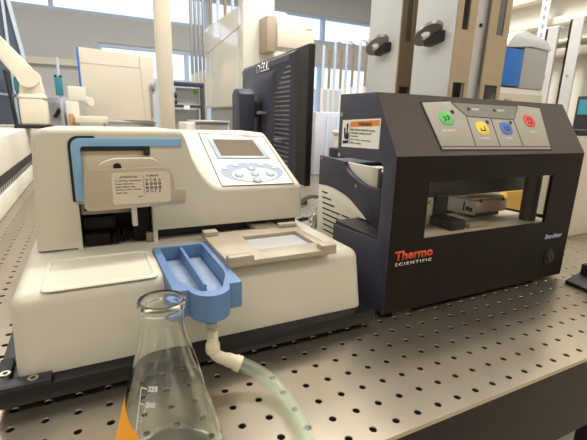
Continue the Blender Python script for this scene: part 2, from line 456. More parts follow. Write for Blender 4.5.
# front cap with the notch of the pump bay, cut into convex strips
fr = ring(.280, .0045); f2 = [(x, z) for x, y, z in fr]
def cap(b, poly, y):
    tt = bmesh.new(); f = tt.faces.new([tt.verts.new((x, y, z)) for x, z in poly]); f.normal_update()
    if f.normal.y > 0: f.normal_flip()
    b.add(tt)
nl, nr, nb, ntp = -.1892, -.1085, .1005, .2215
leftp = [f2[0]] + f2[1:8] + [(-.1892, f2[7][1]), (nl, .103)]
def between(lo, hi): return [p for p in f2 if lo <= p[0] <= hi and p[1] > .15]
cap(bb, [f2[0]] + [p for p in f2[1:9] if p[0] < nl] + [(nl, f2[8][1]), (nl, .103)], .280)
cap(bb, [(nl, ntp)] + [(nl, f2[8][1])] + [p for p in f2[8:10] if nl < p[0] < nr] + [(nr, f2[8][1]), (nr, ntp)], .280)
right = [(nr, f2[8][1])] + [p for p in f2[8:] if p[0] > nr]
# strip-wise quads down to the slot edge
prev = right[0]
for p in right[1:-1]:
    if p[0] - prev[0] > 1e-5: cap(bb, [(prev[0], .1158 + (0 if prev[0] > -.1 else 0)), prev, p, (p[0], .1158)], .280)
    prev = p
cap(bb, [(prev[0], .1158), prev, right[-1]], .280)
# underside lip of the right front and side walls of the bay
bb.poly([(nr, .2805, .1158), (.0978, .2805, .1158), (.0978, .30, .1158), (nr, .30, .1158)], (0, 0, .002))
bb.box(nr - .001, nr + .004, .2803, .345, .1005, ntp); bb.box(nl - .004, nl + .001, .2803, .345, .1005, ntp); bb.box(nl, nr, .2803, .345, ntp - .001, ntp + .003)
obj('upper_housing', bb, 'cream', dp, smooth=35)
# dark bay behind the notch and the slot under the right front
bay = B().box(nl, nr, .343, .346, .1005, ntp).box(nr, .097, .30, .302, .1005, .1160)
obj('pump_bay', bay, 'black', dp)
obj('bay_back_panel', B().box(nl + .001, nr - .001, .2835, .288, .153, .2135, .001), 'label', dp)
pr = B().box(nl + .002, nr - .022, .289, .299, .139, .152, .001)
rl = obj('roller_rail', pr, 'brown', dp)
obj('rail_holes', B().cyl((-.182, .2895, .1455), (-.182, .2885, .1455), .0018).cyl((-.171, .2895, .1455), (-.171, .2885, .1455), .0018).cyl((-.160, .2895, .1455), (-.160, .2885, .1455), .0018).cyl((-.149, .2895, .1455), (-.149, .2885, .1455), .0018), 'inkblack', rl)
mech = B().box(-.185, -.158, .285, .31, .1015, .116, .002).box(-.187, -.15, .295, .32, .118, .135, .003)
for k in range(6): mech.box(-.156 + .003 * k, -.154 + .003 * k, .282 + .002 * k, .31, .103, .112 + .004 * (k % 3), .0004)
mech.box(-.132, -.112, .288, .31, .1015, .15, .002)
obj('cassette_mechanism', mech, 'blackmetal', dp)
obj('side_block', B().box(-.118, -.1095, .281, .30, .1015, .113, .0008), 'brown', dp)
obj('nylon_post', B().box(-.1335, -.1275, .272, .282, .125, .158, .0012), 'rawwhite', dp)
# pump head in front of the bay
ph = roundpoly([(-.170, .157), (-.098, .157), (-.098, .2000), (-.108, .2065), (-.150, .2065), (-.166, .2000)], [.002, .002, .004, .004, .006, .006], 3)
hd = obj('pump_head', B().poly([(x, .262, z) for x, z in ph], (0, .037, 0), .0003, 1), 'label', dp)
obj('finger_slot', B().cyl((-.146, .2625, .1975), (-.146, .2612, .1975), .0042, n=20), 'inkblack', hd)
# L-shaped rubber trim and its gasket lines
def Lshape(xo, xi, zo, zi, xr, zb, ro, ri): 
    return roundpoly([(xo, zb), (xo, zo), (xr, zo), (xr, zi), (xi, zi), (xi, zb)], [0, ro, .0015, .0015, ri, 0])
obj('blue_trim', B().poly([(x, .2772, z) for x, z in Lshape(-.1905, -.1812, .2278, .2186, -.0720, .1575, .011, .004)], (0, .0035, 0), .001), 'trim', dp)
obj('gasket', B().poly([(x, .2785, z) for x, z in Lshape(-.1932, -.1885, .2300, .2262, -.166, .1575, .012, .008)], (0, .002, 0)).poly([(x, .2788, z) for x, z in [(-.1812, .2186), (-.1085, .2186), (-.1085, .2085), (-.1158, .2085), (-.1158, .2148), (-.1812, .2142)]], (0, .0016, 0)), 'gasket', dp)
# metal cover plate with instruction label
cp = roundpoly([(-.1797, .1964), (-.0885, .1975), (-.0863, .1726), (-.0741, .1700), (-.0747, .1532), (-.1824, .1513)], [.008, .014, .001, .003, .003, .008], 7)
cv = obj('cover_plate', B().poly([(x, .250, z) for x, z in cp], (0, .002, 0), .0006), 'beigemetal', dp)
for q in ((-.160, -.150), (-.112, -.104)): obj('hinge_bracket', B().box(*q, .2515, .263, .163, .185, .001), 'beigemetal', cv)
lb = obj('instruction_label', B().poly([(x, .2497, z) for x, z in rrect(-.1533, -.0918, .1572, .1925, .0028)], (0, .0003, 0)), 'label', cv)
X3, Z3 = (1, 0, 0), (0, 0, 1)
tx = B(); yl = .2496
merge(tx, textmesh('ATTENTION', (-.1455, yl, .1862), X3, Z3, width=.0185, height=.0024, bold=.01))
for k, (s_, wd) in enumerate((('Loading cassette:', .027), ('lower the arm', .0185), ('lock before use.', .0205), ('Release the tubing', .0255), ('after use.', .0115))):
    merge(tx, textmesh(s_, (-.1497, yl, .1824 - .0033 * k), X3, Z3, width=wd, height=.0019, bold=.012))
merge(tx, textmesh('TUBING', (-.1180, yl, .1870), X3, Z3, width=.0135, height=.0022, bold=.01))
for k, c in enumerate('DCBA'): merge(tx, textmesh(c, (-.1187 + .0046 * k, yl, .1818), X3, Z3, height=.0031, bold=.015))
for k, c in enumerate('HGFE'): merge(tx, textmesh(c, (-.1183 + .0046 * k, yl, .1690), X3, Z3, height=.0031, bold=.015))
for k in range(4):
    for z in (.1790, .1745):
        cx = -.1172 + .0046 * k
        tx.loft([[(cx + r_ * math.cos(a), yl, z + r_ * math.sin(a)) for a in [2 * PI * i / 16 for i in range(16)]] for r_ in (.0017, .0006)], cap=False)
tx.box(-.1208, -.1205, yl - .0001, yl, .1665, .1890); tx.box(-.1275, -.122, yl - .0001, yl, .1645, .1652)
obj('label_text', tx, 'ink', lb, smooth=0)
# console on the slope
p2 = V((0, .28, .1635)); sd = V((0, .14, .0658)).normalized(); nn = V((1, 0, 0)).cross(sd)
def sl(x, s, h=0.): return p2 + V((x, 0, 0)) + sd * s + nn * h
def slab(b, pts, h0, h1, bev=0.): return b.poly([sl(x, s, h0) for x, s in pts], nn * (h1 - h0), bev)
con = obj('console_panel', slab(B(), roundpoly([(-.0195, .006), (.0838, .004), (.0868, .1405), (-.0168, .1500)], .003), -.0005, .0006), 'creamtop', dp)
ln = B()
cq = [(-.0205, .005), (.0848, .003), (.0878, .1415), (-.0178, .1510)]
for k in range(4):
    a, b_ = cq[k], cq[(k + 1) % 4]
    d = (V((*b_, 0)) - V((*a, 0))).normalized(); q = V((-d.y, d.x, 0)) * .0003
    slab(ln, [(a[0] - q.x, a[1] - q.y), (b_[0] - q.x, b_[1] - q.y), (b_[0] + q.x, b_[1] + q.y), (a[0] + q.x, a[1] + q.y)], -.0003, .0008)
obj('panel_outline', ln, 'ink', con)
bz = obj('screen_bezel', slab(B(), [(-.0078, .0738), (.0734, .0709), (.0700, .1330), (-.0080, .1354)], 0, .0022, .0008), 'bezel', con)
obj('display_screen', slab(B(), [(-.0010, .0790), (.0655, .0765), (.0635, .1260), (-.0012, .1282)], .0015, .0024), 'screen', bz)
kp = B(); oe = ellipse(.0335, .0370, .0465, .0265, 44); oe = [(x, s if s < .050 else .050 + (s - .050) * .75 + .0024 * math.sin(x * 330)) for x, s in oe]
kf = obj('keypad_field', slab(kp, oe, .0003, .0010), 'keyblue', con)
obj('keypad_inset', slab(B(), [(x, s) for x, s in ellipse(.0345, .0285, .0335, .0175, 36)], .0008, .0013), 'creamtop', kf)
for x, s_ in ((.0106, .0284), (.0344, .0292), (.0569, .0277), (.0335, .0440), (.0323, .0145)):
    kb = obj('key', slab(B(), ellipse(x, s_, .0068, .0064, 24), .0011, .0020, .0003), 'keyblue', kf)
    obj('key_cap', slab(B(), ellipse(x, s_, .0036, .0032, 20), .0018, .0024), 'keypale', kb)
for x, s_ in ((-.004, .0455), (.0130, .0535), (.0520, .0530), (.0700, .0440)):
    obj('small_key', slab(B(), ellipse(x, s_, .0042, .0024, 20), .0009, .0015), 'keypale', kf)
obj('brand_mark', textmesh('Thermo', sl(.050, .1400, .0008), (1, 0, 0), sd, width=.026, height=.0042, bold=.02), 'red', con, smooth=0)
# plate carrier tray on top of the lower body
tr = obj('plate_carrier', B().box(-.0525, .0765, .1500, .2620, .1060, .1105, .0008), 'tray', dp)
# make it a frame: opening
bpy.data.meshes.remove(tr.data); ORG.pop('plate_carrier', None)
c = B(); x0, x1, y0, y1, a0, a1, b0, b1 = -.0535, .0765, .1505, .2640, -.010, .0640, .1820, .2360
z0, z1 = .1035, .1095
c.box(x0, a0, y0, y1, z0, z1, .0007).box(a1, x1, y0, y1, z0, z1, .0007).box(a0 - .001, a1 + .001, y0, b0, z0, z1, .0007).box(a0 - .001, a1 + .001, b1, y1, z0, z1, .0007)
for q in ((x0, x0 + .028, y0, y0 + .012), (x0, x0 + .018, y1 - .014, y1), (x1 - .020, x1, y0, y0 + .013), (x1 - .026, x1, y1 - .010, y1)):
    c.box(*q, z1 - .001, z1 + .0055, .001)
c.box(.02, .055, y1 - .004, .30, z0 + .0005, z1, .0008)
tr = obj('plate_carrier', c, 'tray', dp)
obj('carrier_window', B().box(a0 - .002, a1 + .002, b0 - .002, b1 + .002, z0 + .0004, z0 + .0012), 'greycard', tr)
for x in (x0 + .02, x1 - .02): 
    for y in (y0 + .02, y1 - .02): obj('carrier_foot', B().cyl((x, y, ZB - .001), (x, y, z0 + .0005), .005, n=14), 'black', tr)

# ================================================================ PRIMING TROUGH
tg = thing('priming_trough', 'blue plastic two-channel trough hooked over the front of the cream dispenser', 'trough', (-.0845, .16, .077))
xc = -.0845; hw = .0315; zt_, zb_ = .1040, .0785
outer = [(xc - hw, .246), (xc + hw, .2475), (xc + hw, .18), (xc + hw, .1135)]
nose = [(xc + .0185 * math.cos(a), .1125 - .0205 * math.sin(a)) for a in [PI * k / 12 for k in range(13)]]
outer2 = outer + [(xc + hw, .1125)] + nose + [(xc - hw, .1125), (xc - hw, .18)]
tt = B()
inn = roundpoly([(xc - .0240, .2415), (xc + .0245, .2425), (xc + .0245, .140), (xc + .0095, .1040), (xc - .0095, .1040), (xc - .0240, .140)], [.003, .003, .014, .008, .008, .014], 5)
def inside_rim():
    t = bmesh.new()
    ov = [t.verts.new((x, y, zt_)) for x, y in outer2]; iv = [t.verts.new((x, y, zt_)) for x, y in inn]
    eo = [t.edges.new((ov[i], ov[(i + 1) % len(ov)])) for i in range(len(ov))]; ei = [t.edges.new((iv[i], iv[(i + 1) % len(iv)])) for i in range(len(iv))]
    bmesh.ops.triangle_fill(t, use_beauty=True, use_dissolve=False, edges=eo + ei)
    zf = .0862
    ib = [t.verts.new((xc + (x - xc) * .93, y, zf)) for x, y in inn]
    n = len(inn)
    for i in range(n): t.faces.new((iv[i], ib[i], ib[(i + 1) % n], iv[(i + 1) % n]))
    t.faces.new(ib)
    # outer skirt: deep only where it overhangs, shallow where it lies on the body
    ob = [t.verts.new((x, y, zb_)) for x, y in outer2]
    m = len(outer2)
    for i in range(m): t.faces.new((ov[i], ob[i], ob[(i + 1) % m], ov[(i + 1) % m]))
    t.faces.new(ob)
    bmesh.ops.recalc_face_normals(t, faces=t.faces[:])
    return t
tt.add(inside_rim())
obj('trough_body', tt, 'blue', tg, smooth=30)
obj('divider', B().poly([(xc - .0018, .2415, .088), (xc + .0018, .2415, .088), (xc + .0012, .126, .0862), (xc - .0012, .126, .0862)], (0, 0, .0145)), 'blue', tg)
obj('residue', B().poly([(xc + (x - xc) * .90, .19 + (y - .19) * .96, .0855) for x, y in inn], (0, 0, .0027)), 'liquid', tg)
obj('outlet', B().cyl((xc, .108, .0785), (xc, .108, .0715), .0072, .0062), 'blue', tg)

# ================================================================ DRAIN HOSE
hs = thing('drain_hose', 'translucent silicone hose with cream elbow fitting hanging below the blue trough', 'hose', (-.055, .09, 0))
obj('connector_sleeve', B().tube([(xc, .108, .072), (xc, .108, .056)], .0052, 18, .0040), 'clear', hs)
el = spline([(xc + .001, .108, .0625), (xc + .001, .108, .050), (xc + .0012, .1078, .0410), (xc + .0060, .1058, .0345), (xc + .0150, .1015, .0308), (xc + .0230, .0970, .0275)], 5)
obj('elbow_fitting', B().tube(el, lambda u: .0050 + .0010 * min(1, u * 1.2) + (.0014 if .22 < u < .42 else 0) + (.0008 if u > .75 else 0), 18), 'fitting', hs)
obj('barb', B().cyl((xc + .0195, .0990, .0290), (xc + .0245, .0962, .0269), .0078, n=20), 'fitting', hs)
hp = spline([(xc + .0205, .0984, .0286), (xc + .034, .0910, .0225), (-.0370, .0755, .0150), (-.0322, .0560, .0105), (-.0325, .0290, .0088), (-.0365, .0060, .0086), (-.0410, -.0180, .0082), (-.0445, -.040, .002), (-.047, -.056, -.025), (-.048, -.060, -.10)], 6)
obj('tube', B().tube(hp, .0068, 20, .0046), 'hose', hs)

# ================================================================ FLASK
FX, FY = -.1370, .0335
fl = thing('erlenmeyer_flask', 'clear glass conical flask with white graduations at the front table edge', 'flask', (FX, FY, 0))
prof_o = [(0, .0006), (.036, .0004), (.0395, .0018), (.0415, .006), (.0412, .011), (.0368, .030), (.0305, .054), (.0242, .078), (.0192, .096), (.0160, .108), (.0146, .116), (.0142, .124), (.0143, .1285), (.0153, .1300), (.0160, .1322), (.0160, .1345), (.0151, .1362)]
prof_i = [(.0140, .1362), (.0131, .1345), (.0128, .130), (.0127, .124), (.0131, .116), (.0145, .108), (.0176, .096), (.0226, .078), (.0289, .054), (.0352, .030), (.0395, .011), (.0396, .007), (.0380, .0040), (.034, .0028), (0, .0026)]
obj('glass_body', B().lathe(prof_o + prof_i, FX, FY, 72), 'glass', fl, smooth=60)
def rad(z):
    for (r0, z0), (r1, z1) in zip(prof_o[3:], prof_o[4:]):
        if z0 <= z <= z1: return lerp(r0, r1, (z - z0) / (z1 - z0))
    return .0413
def oncone(bm, a0, lift=.00025):
    for v in bm.verts:
        u, z = v.co.x, v.co.z; r = rad(z) + lift
        a = a0 + u / r; v.co = V((FX + r * math.cos(a), FY + r * math.sin(a), z))
    return bm
A0 = math.radians(-139)
gm = B()
for s_, z in (('225', .0835), ('200', .0735)): merge(gm, textmesh(s_, (.0045, 0, z - .0014), X3, Z3, height=.0034, bold=.035, ext=0.00001))
def strip(u0, u1, z0, z1, n=10):
    t = bmesh.new()
    for k in range(n):
        a, b_ = k / n, (k + 1) / n
        if abs(u1 - u0) > abs(z1 - z0): q = [(lerp(u0, u1, a), z0), (lerp(u0, u1, b_), z0), (lerp(u0, u1, b_), z1), (lerp(u0, u1, a), z1)]
        else: q = [(u0, lerp(z0, z1, a)), (u1, lerp(z0, z1, a)), (u1, lerp(z0, z1, b_)), (u0, lerp(z0, z1, b_))]
        t.faces.new([t.verts.new((x, 0, z)) for x, z in q])
    return t
for z in (.0835, .0735): gm.add(strip(-.0005, .0040, z - .0003, z + .0003))
gm.add(strip(-.0006, .0, .018, .0838, 20))
gbm = gm.bm; oncone(gbm, A0); obj('graduations', gbm, 'white', fl, smooth=0)
ot = bmesh.new()
NT = 14
cols = []
for k in range(NT + 1):
    u = k / NT; zt2 = .066 - .013 * max(0, (u - .3) / .7)
    cols.append([(lerp(-.013, .0200, u), lerp(.010, zt2, j / 12)) for j in range(13)])
vg = [[ot.verts.new((x, 0, z)) for x, z in c_] for c_ in cols]
for i in range(NT):
    for j in range(12): ot.faces.new((vg[i][j], vg[i + 1][j], vg[i + 1][j + 1], vg[i][j + 1]))
oncone(ot, math.radians(-171), .0003)
obj('orange_tape', ot, 'tapeorange', fl)

# ================================================================ BLACK PLATE HANDLER (right)
bu = thing('plate_handler', 'black enclosed plate handling instrument with sloped button panel and viewing window', 'lab instrument', (.3465, .215, 0))
BX0, BX1, FY0 = .155, .538, .151
h = B()
wx0, wx1, wz0, wz1 = .2117, .4672, .1055, .1815
ft = .005
h.box(BX0, wx0, FY0, FY0 + ft, .008, .2145).box(wx1, BX1, FY0, FY0 + ft, .008, .2145).box(wx0, wx1, FY0, FY0 + ft, .008, wz0).box(wx0, wx1, FY0, FY0 + ft, wz1, .2145)
bmesh.ops.remove_doubles(h.bm, verts=h.bm.verts[:], dist=.00001)
obj('front_panel', h, 'blackmetal', bu)
obj('sloped_panel', B().poly([(BX0, FY0, .2145), (BX0, .2, .29), (BX0, .203, .2868), (BX0, .1545, .2128)], (BX1 - BX0, 0, 0)), 'blackalu', bu)
obj('top_panel', B().box(BX0, BX1, .2, .281, .286, .29, .0005), 'blackalu', bu)
side = roundpoly([(.1512, .008), (.282, .008), (.282, .099), (.1745, .1035), (.1745, .2045), (.281, .2030), (.281, .2895), (.2005, .2895), (.1512, .2140)], [0, 0, 0, .002, .009, 0, 0, 0, 0], 5)
obj('left_side_panel', B().poly([(BX0 - .0008, y, z) for y, z in side], (.004, 0, 0), .0004), 'navy', bu)
side_r = [(.1512, .008), (.281, .008), (.281, .2895), (.2005, .2895), (.1512, .2140)]
obj('right_side_panel', B().poly([(BX1 - .004, y, z) for y, z in side], (.004, 0, 0), .0004), 'blackmetal', bu)
obj('deck', B().box(BX0 + .004, BX1 - .004, FY0 + ft, .285, .088, .0965), 'label', bu)
obj('floor_pan', B().box(BX0 + .004, BX1 - .004, FY0 + ft, .285, .008, .014), 'black', bu)
obj('deck_rail', B().box(BX0 + .0045, .2, .172, .285, .0965, .1045, .001), 'black', bu)
for x in (.485, .19):
    for y in (.165, .27): obj('foot', B().box(x - .016, x + .016, y - .010, y + .010, 0, .0085, .001), 'black', bu)
obj('window_pane', B().box(wx0 - .004, wx1 + .004, FY0 + ft, FY0 + ft + .002, wz0 - .004, wz1 + .004), 'pane', bu)
# inside
obj('lift_post', B().box(.312, .337, .230, .2535, .0965, .286, .003), 'black', bu)
obj('guide_column', B().cyl((.497, .2, .0965), (.497, .2, .262), .0130, n=28), 'blackalu', bu)
obj('cross_beam', B().box(.21, .53, .222, .250, .143, .180, .003).box(.32, .41, .215, .225, .176, .180, .001), 'black', bu)
gr = obj('gripper', B().box(.395, .478, .228, .275, .1075, .1300, .003).box(.39, .472, .23, .272, .1300, .1350, .002), 'tan', bu)
obj('gripper_foot', B().box(.405, .470, .235, .27, .0990, .1075, .002), 'black', gr)
for x in (.41, .465): obj('gripper_screw', B().cyl((x, .2285, .129), (x, .2265, .129), .003, n=14), 'inkblack', gr)
rp = obj('rail_plate', B().poly([(.338, .232, .118), (.398, .226, .105), (.398, .226, .128), (.338, .232, .142)], (0, .004, 0), .0005), 'greycard', bu)
obj('scale_marks', B().box(.37, .3708, .2265, .231, .116, .131).box(.376, .381, .2258, .23, .116, .122).box(.384, .389, .2258, .23, .113, .119), 'inkblack', rp)
obj('sensor_bracket', B().box(.297, .3105, .236, .25, .0965, .150, .001), 'rawwhite', bu)
obj('sensor_bolt', B().cyl((.304, .2362, .132), (.304, .2335, .132), .004, n=14), 'screw', bu)
obj('deck_block', B().box(.345, .385, .19, .21, .0965, .104, .001), 'tray', bu)
obj('slider', B().box(.305, .335, .19, .235, .0965, .112, .002), 'black', bu)
# button panel on the slope
p3 = V((0, FY0, .2145)); s3 = V((0, .049, .0755)).normalized(); n3 = V((1, 0, 0)).cross(s3)
def bs(x, s, hh=0.): return p3 + V((x, 0, 0)) + s3 * s + n3 * hh
def bslab(b, pts, h0, h1, bev=0.): return b.poly([bs(x, s, h0) for x, s in pts], n3 * (h1 - h0), bev)
ol = [(.2235, .0775), (.2750, .0818), (.2800, .0785), (.4140, .0785), (.4183, .0818), (.4700, .0790), (.4535, .0070), (.2310, .0088)]
cpn = obj('control_panel', bslab(B(), ol, 0, .0012, .0004), 'panel', bu)
ol2 = [(x + (.0022 if x > .34 else -.0022), s + (.0020 if s > .04 else -.0020)) for x, s in ol]
obj('panel_gasket', bslab(B(), ol2, 0, .0006), 'inkblack', bu)
obj('status_field', bslab(B(), [(.2775, .0795), (.4165, .0795), (.3945, .0560), (.2975, .0590)], .0009, .0015), 'panelgrey', cpn)
def seam(b, x0, s0, x1, s1, wd=.0008):
    d = (V((x1 - x0, s1 - s0, 0))).normalized(); q = V((-d.y, d.x, 0)) * wd
    bslab(b, [(x0 - q.x, s0 - q.y), (x1 - q.x, s1 - q.y), (x1 + q.x, s1 + q.y), (x0 + q.x, s0 + q.y)], .0010, .0016)
sm = B()
for q in ((.2775, .0795, .2975, .0590), (.2975, .0590, .3945, .0560), (.3945, .0560, .4165, .0795), (.2965, .0590, .2930, .0120), (.3450, .0575, .3416, .0120), (.3940, .0560, .3914, .0120), (.2318, .0125, .4525, .0110)): seam(sm, *q, wd=.0006)
obj('panel_seams', sm, 'ink', cpn)
for nm, x, s, ms in (('green', .2565, .0545, 'green'), ('yellow', .3195, .0405, 'yellow'), ('blue', .3696, .0410, 'bluebtn'), ('red', .4296, .0548, 'redbtn')):
    rx, ry = (.0125, .0105)
    pts = [(x + rx * math.copysign(abs(math.cos(a)) ** .75, math.cos(a)), s + ry * math.copysign(abs(math.sin(a)) ** .75, math.sin(a))) for a in [2 * PI * k / 32 for k in range(32)]]
    rimo = obj('button', bslab(B(), pts, .0011, .0019, .0004), ms, cpn, label=nm + ' push button on the sloped panel')
    sy = B()
    def bar(x0, s0, x1, s1, wd=.0008):
        d = V((x1 - x0, s1 - s0, 0)).normalized(); q = V((-d.y, d.x, 0)) * wd
        bslab(sy, [(x + x0 - q.x, s + s0 - q.y), (x + x1 - q.x, s + s1 - q.y), (x + x1 + q.x, s + s1 + q.y), (x + x0 + q.x, s + s0 + q.y)], .0018, .0022)
    if nm == 'green': [bar(*q) for q in ((-.005, .002, -.001, -.002), (-.001, -.002, -.005, -.005), (.001, .003, .005, .003), (.005, .003, .005, -.001), (.005, -.001, .001, -.003))]
    elif nm == 'yellow': [bar(*q) for q in ((-.004, -.004, .004, -.004), (.004, -.004, .004, .003), (-.004, -.004, -.004, 0))]
    elif nm == 'blue': [bar(*q) for q in ((-.004, .004, -.004, -.003), (-.004, -.003, .004, -.003), (.004, -.003, .004, .004), (-.001, .001, .001, .001))]
    else: [bar(*q) for q in ((-.004, -.004, .004, -.004), (.004, -.004, .004, .004), (.004, .004, -.004, .004), (-.004, .004, -.004, -.004))]
    obj('symbol', sy, 'inkblack' if nm != 'red' else 'ink', rimo)
for x, s in ((.2727, .0650), (.3345, .0505), (.3840, .0507)): obj('indicator_light', bslab(B(), ellipse(x, s, .0034, .0030, 18), .0011, .0017), 'ledoff', cpn)
for x, s_ in ((.3130, 'READY'), (.3660, 'ERROR')):
    obj('status_light', bslab(B(), ellipse(x - .007, .0705, .0026, .0022, 16), .0014, .0019), 'ledoff', cpn)
    obj('status_text', textmesh(s_, bs(x, .0690, .0015), (1, 0, 0), s3, width=.015, height=.0032, bold=.02), 'white', cpn, smooth=0)
for x, s_, wd in ((.2420, 'START', .024), (.3090, 'LOAD', .018), (.3600, 'INIT', .015), (.4210, 'STOP', .017)):
    obj('button_text', textmesh(s_, bs(x, .0345 if x in (.2420, .4210) else .0235, .0013), (1, 0, 0), s3, width=wd, height=.0030), 'white', cpn, smooth=0)
# lettering on the front
lg = obj('brand_logo', textmesh('Thermo', (.1650, FY0 - .0001, .0812), X3, Z3, width=.0655, height=.0128, bold=.035, ext=.0004), 'red', bu, smooth=0, label='red brand lettering')
obj('brand_subtitle', textmesh('SCIENTIFIC', (.1672, FY0 - .0001, .0738), X3, Z3, width=.0625, height=.0042, bold=.012, ext=.0004, spacing=1.35), 'white', bu, smooth=0, label='white lettering under the logo')
obj('model_lettering', textmesh('Benchtor', (.4750, FY0 - .0001, .0765), X3, Z3, width=.0450, height=.0080, shear=.22, bold=.025, ext=.0004), 'lavender', bu, smooth=0, label='pale lavender slanted lettering')
kn = obj('power_switch', B().cyl((.4935, FY0, .0455), (.4935, FY0 - .002, .0455), .0125, n=32), 'black', bu)
obj('switch_cap', B().cyl((.4935, FY0 - .002, .0455), (.4935, FY0 - .006, .0455), .0085, .0078, n=28).box(.4915, .4955, FY0 - .0075, FY0 - .005, .040, .051, .0008), 'blackalu', kn)
# warning label on the left side
YN, ZU = (0, -1, 0), (0, 0, 1)
xl = BX0 - .0011
wl = obj('warning_label', B().poly([(xl, .2715, .2545), (xl, .1862, .2582), (xl, .1862, .2205), (xl, .2715, .2175)], (.0003, 0, 0)), 'labelwhite', bu)
obj('orange_header', B().poly([(xl - .0002, .2510, .2530), (xl - .0002, .1882, .2562), (xl - .0002, .1882, .2490), (xl - .0002, .2510, .2455)], (.0003, 0, 0)), 'orange', wl)
lx = B(); xt = xl - .0003
merge(lx, textmesh('WARNING', (xt, .2330, .2478), YN, V((0, 0, 1)), width=.030, height=.0050, bold=.02))
for k, (s_, wd) in enumerate((('MOVING PARTS CAN', .054), ('CRUSH AND CUT.', .048), ('Keep hands', .018), ('clear when operating', .046), ('this unit.', .026))):
    merge(lx, textmesh(s_, (xt, .2500, .2412 - .0044 * k), YN, ZU, width=wd, height=.0024, bold=.015))
# pictogram: crushing jaws over a hand
pic = [(.2665, .2235), (.2665, .2300), (.2560, .2300), (.2560, .2235)]
lx.poly([(xt, y, z) for y, z in [(.2685, .2220), (.2545, .2232), (.2545, .2275), (.2685, .2262)]], (.0001, 0, 0))
for q in ([(.2670, .2445), (.2655, .2300), (.2620, .2300), (.2632, .2445)], [(.2610, .2500), (.2560, .2500), (.2572, .2400), (.2600, .2400)], [(.2602, .2400), (.2572, .2400), (.2545, .2285), (.2640, .2285)], [(.2555, .2370), (.2535, .2380), (.2545, .2285), (.2565, .2290)]):
    lx.poly([(xt, y, z) for y, z in q], (.0001, 0, 0))
lx.box(xt, xt + .0001, .2518, .2523, .2225, .2515)
obj('label_print', lx, 'inkblack', wl, smooth=0)
for y, z in ((.2735, .262), (.2745, .1995 + .006)):
    obj('side_screw', B().cyl((BX0, y, z), (BX0 - .0025, y, z), .0028, n=14), 'screw', bu)

# ================================================================ STACKER BEHIND
sk = thing('stacker_base', 'black and white slotted stacker base standing behind the black plate handler', 'lab instrument', (.3, .38, 0))
pt = spline([(.2, .3320, .1885), (.2, .3260, .1800), (.2, .3164, .1735), (.2, .298, .1660), (.2, .2772, .1600), (.2, .2578, .1576), (.2, .2330, .1600)], 4)
cb = spline([(.2, .4108, .1390), (.2, .3800, .1405), (.2, .3546, .1390), (.2, .3155, .1320), (.2, .2786, .1160), (.2, .2600, .1060)], 4)
upper = [(.2, .4108, .1915)] + [(.2, .3420, .1895)] + list(pt) + [(.2, .2330, .1060)] + list(cb[::-1])
obj('upper_cover', B().poly(upper, (.008, 0, 0), .0006), 'navy', sk)
lower = list(cb) + [(.2, .2870, .1060), (.2, .2870, .0), (.2, .4108, .0)]
lw = obj('lower_cover', B().poly([(x + .0005, y, z) for x, y, z in lower], (.0075, 0, 0), .0004), 'offwhite', sk)
sv = B()
for k in range(8):
    z = .1290 - .0098 * k; y0_ = .3975 - .0035 * k * .4
    ln_ = (.018, .030, .040, .058, .064, .070, .080, .08)[k]
    sv.poly([(.1998, y0_, z), (.1998, y0_ - ln_, z - .0002), (.1998, y0_ - ln_, z - .0026), (.1998, y0_, z - .0024)], (.001, 0, 0))
    if 2 < k < 7: sv.poly([(.1998, y0_ - ln_ - .006, z), (.1998, y0_ - ln_ - .028, z), (.1998, y0_ - ln_ - .028, z - .0026), (.1998, y0_ - ln_ - .006, z - .0024)], (.001, 0, 0))
obj('vent_slots', sv, 'vent', lw)
obj('chassis', B().box(.208, .468, .290, .41, 0, .150, .002).box(.37, .54, .41, .58, 0, .188, .002), 'black', sk)
obj('top_deck', B().box(.215, .54, .335, .41, .150, .186, .002).box(.37, .54, .2925, .41, .1505, .188, .002), 'navy', sk)
obj('inner_liner', B().box(.2082, .2148, .252, .338, .150, .1868, .0005), 'offwhite', sk)
obj('connector_block', B().box(.225, .262, .285, .315, .160, .182, .002).box(.225, .25, .270, .290, .168, .179, .002), 'offwhite', sk)
obj('roller_cushion', B().cyl((.222, .238, .123), (.222, .285, .127), .012, n=20), 'blackmetal', sk)
obj('cover_screw', B().cyl((.2, .292, .1545), (.1985, .292, .1545), .0026, n=14), 'screw', sk)
obj('corner_screw', B().cyl((.2, .402, .187), (.1985, .402, .187), .0022, n=14), 'screw', sk)

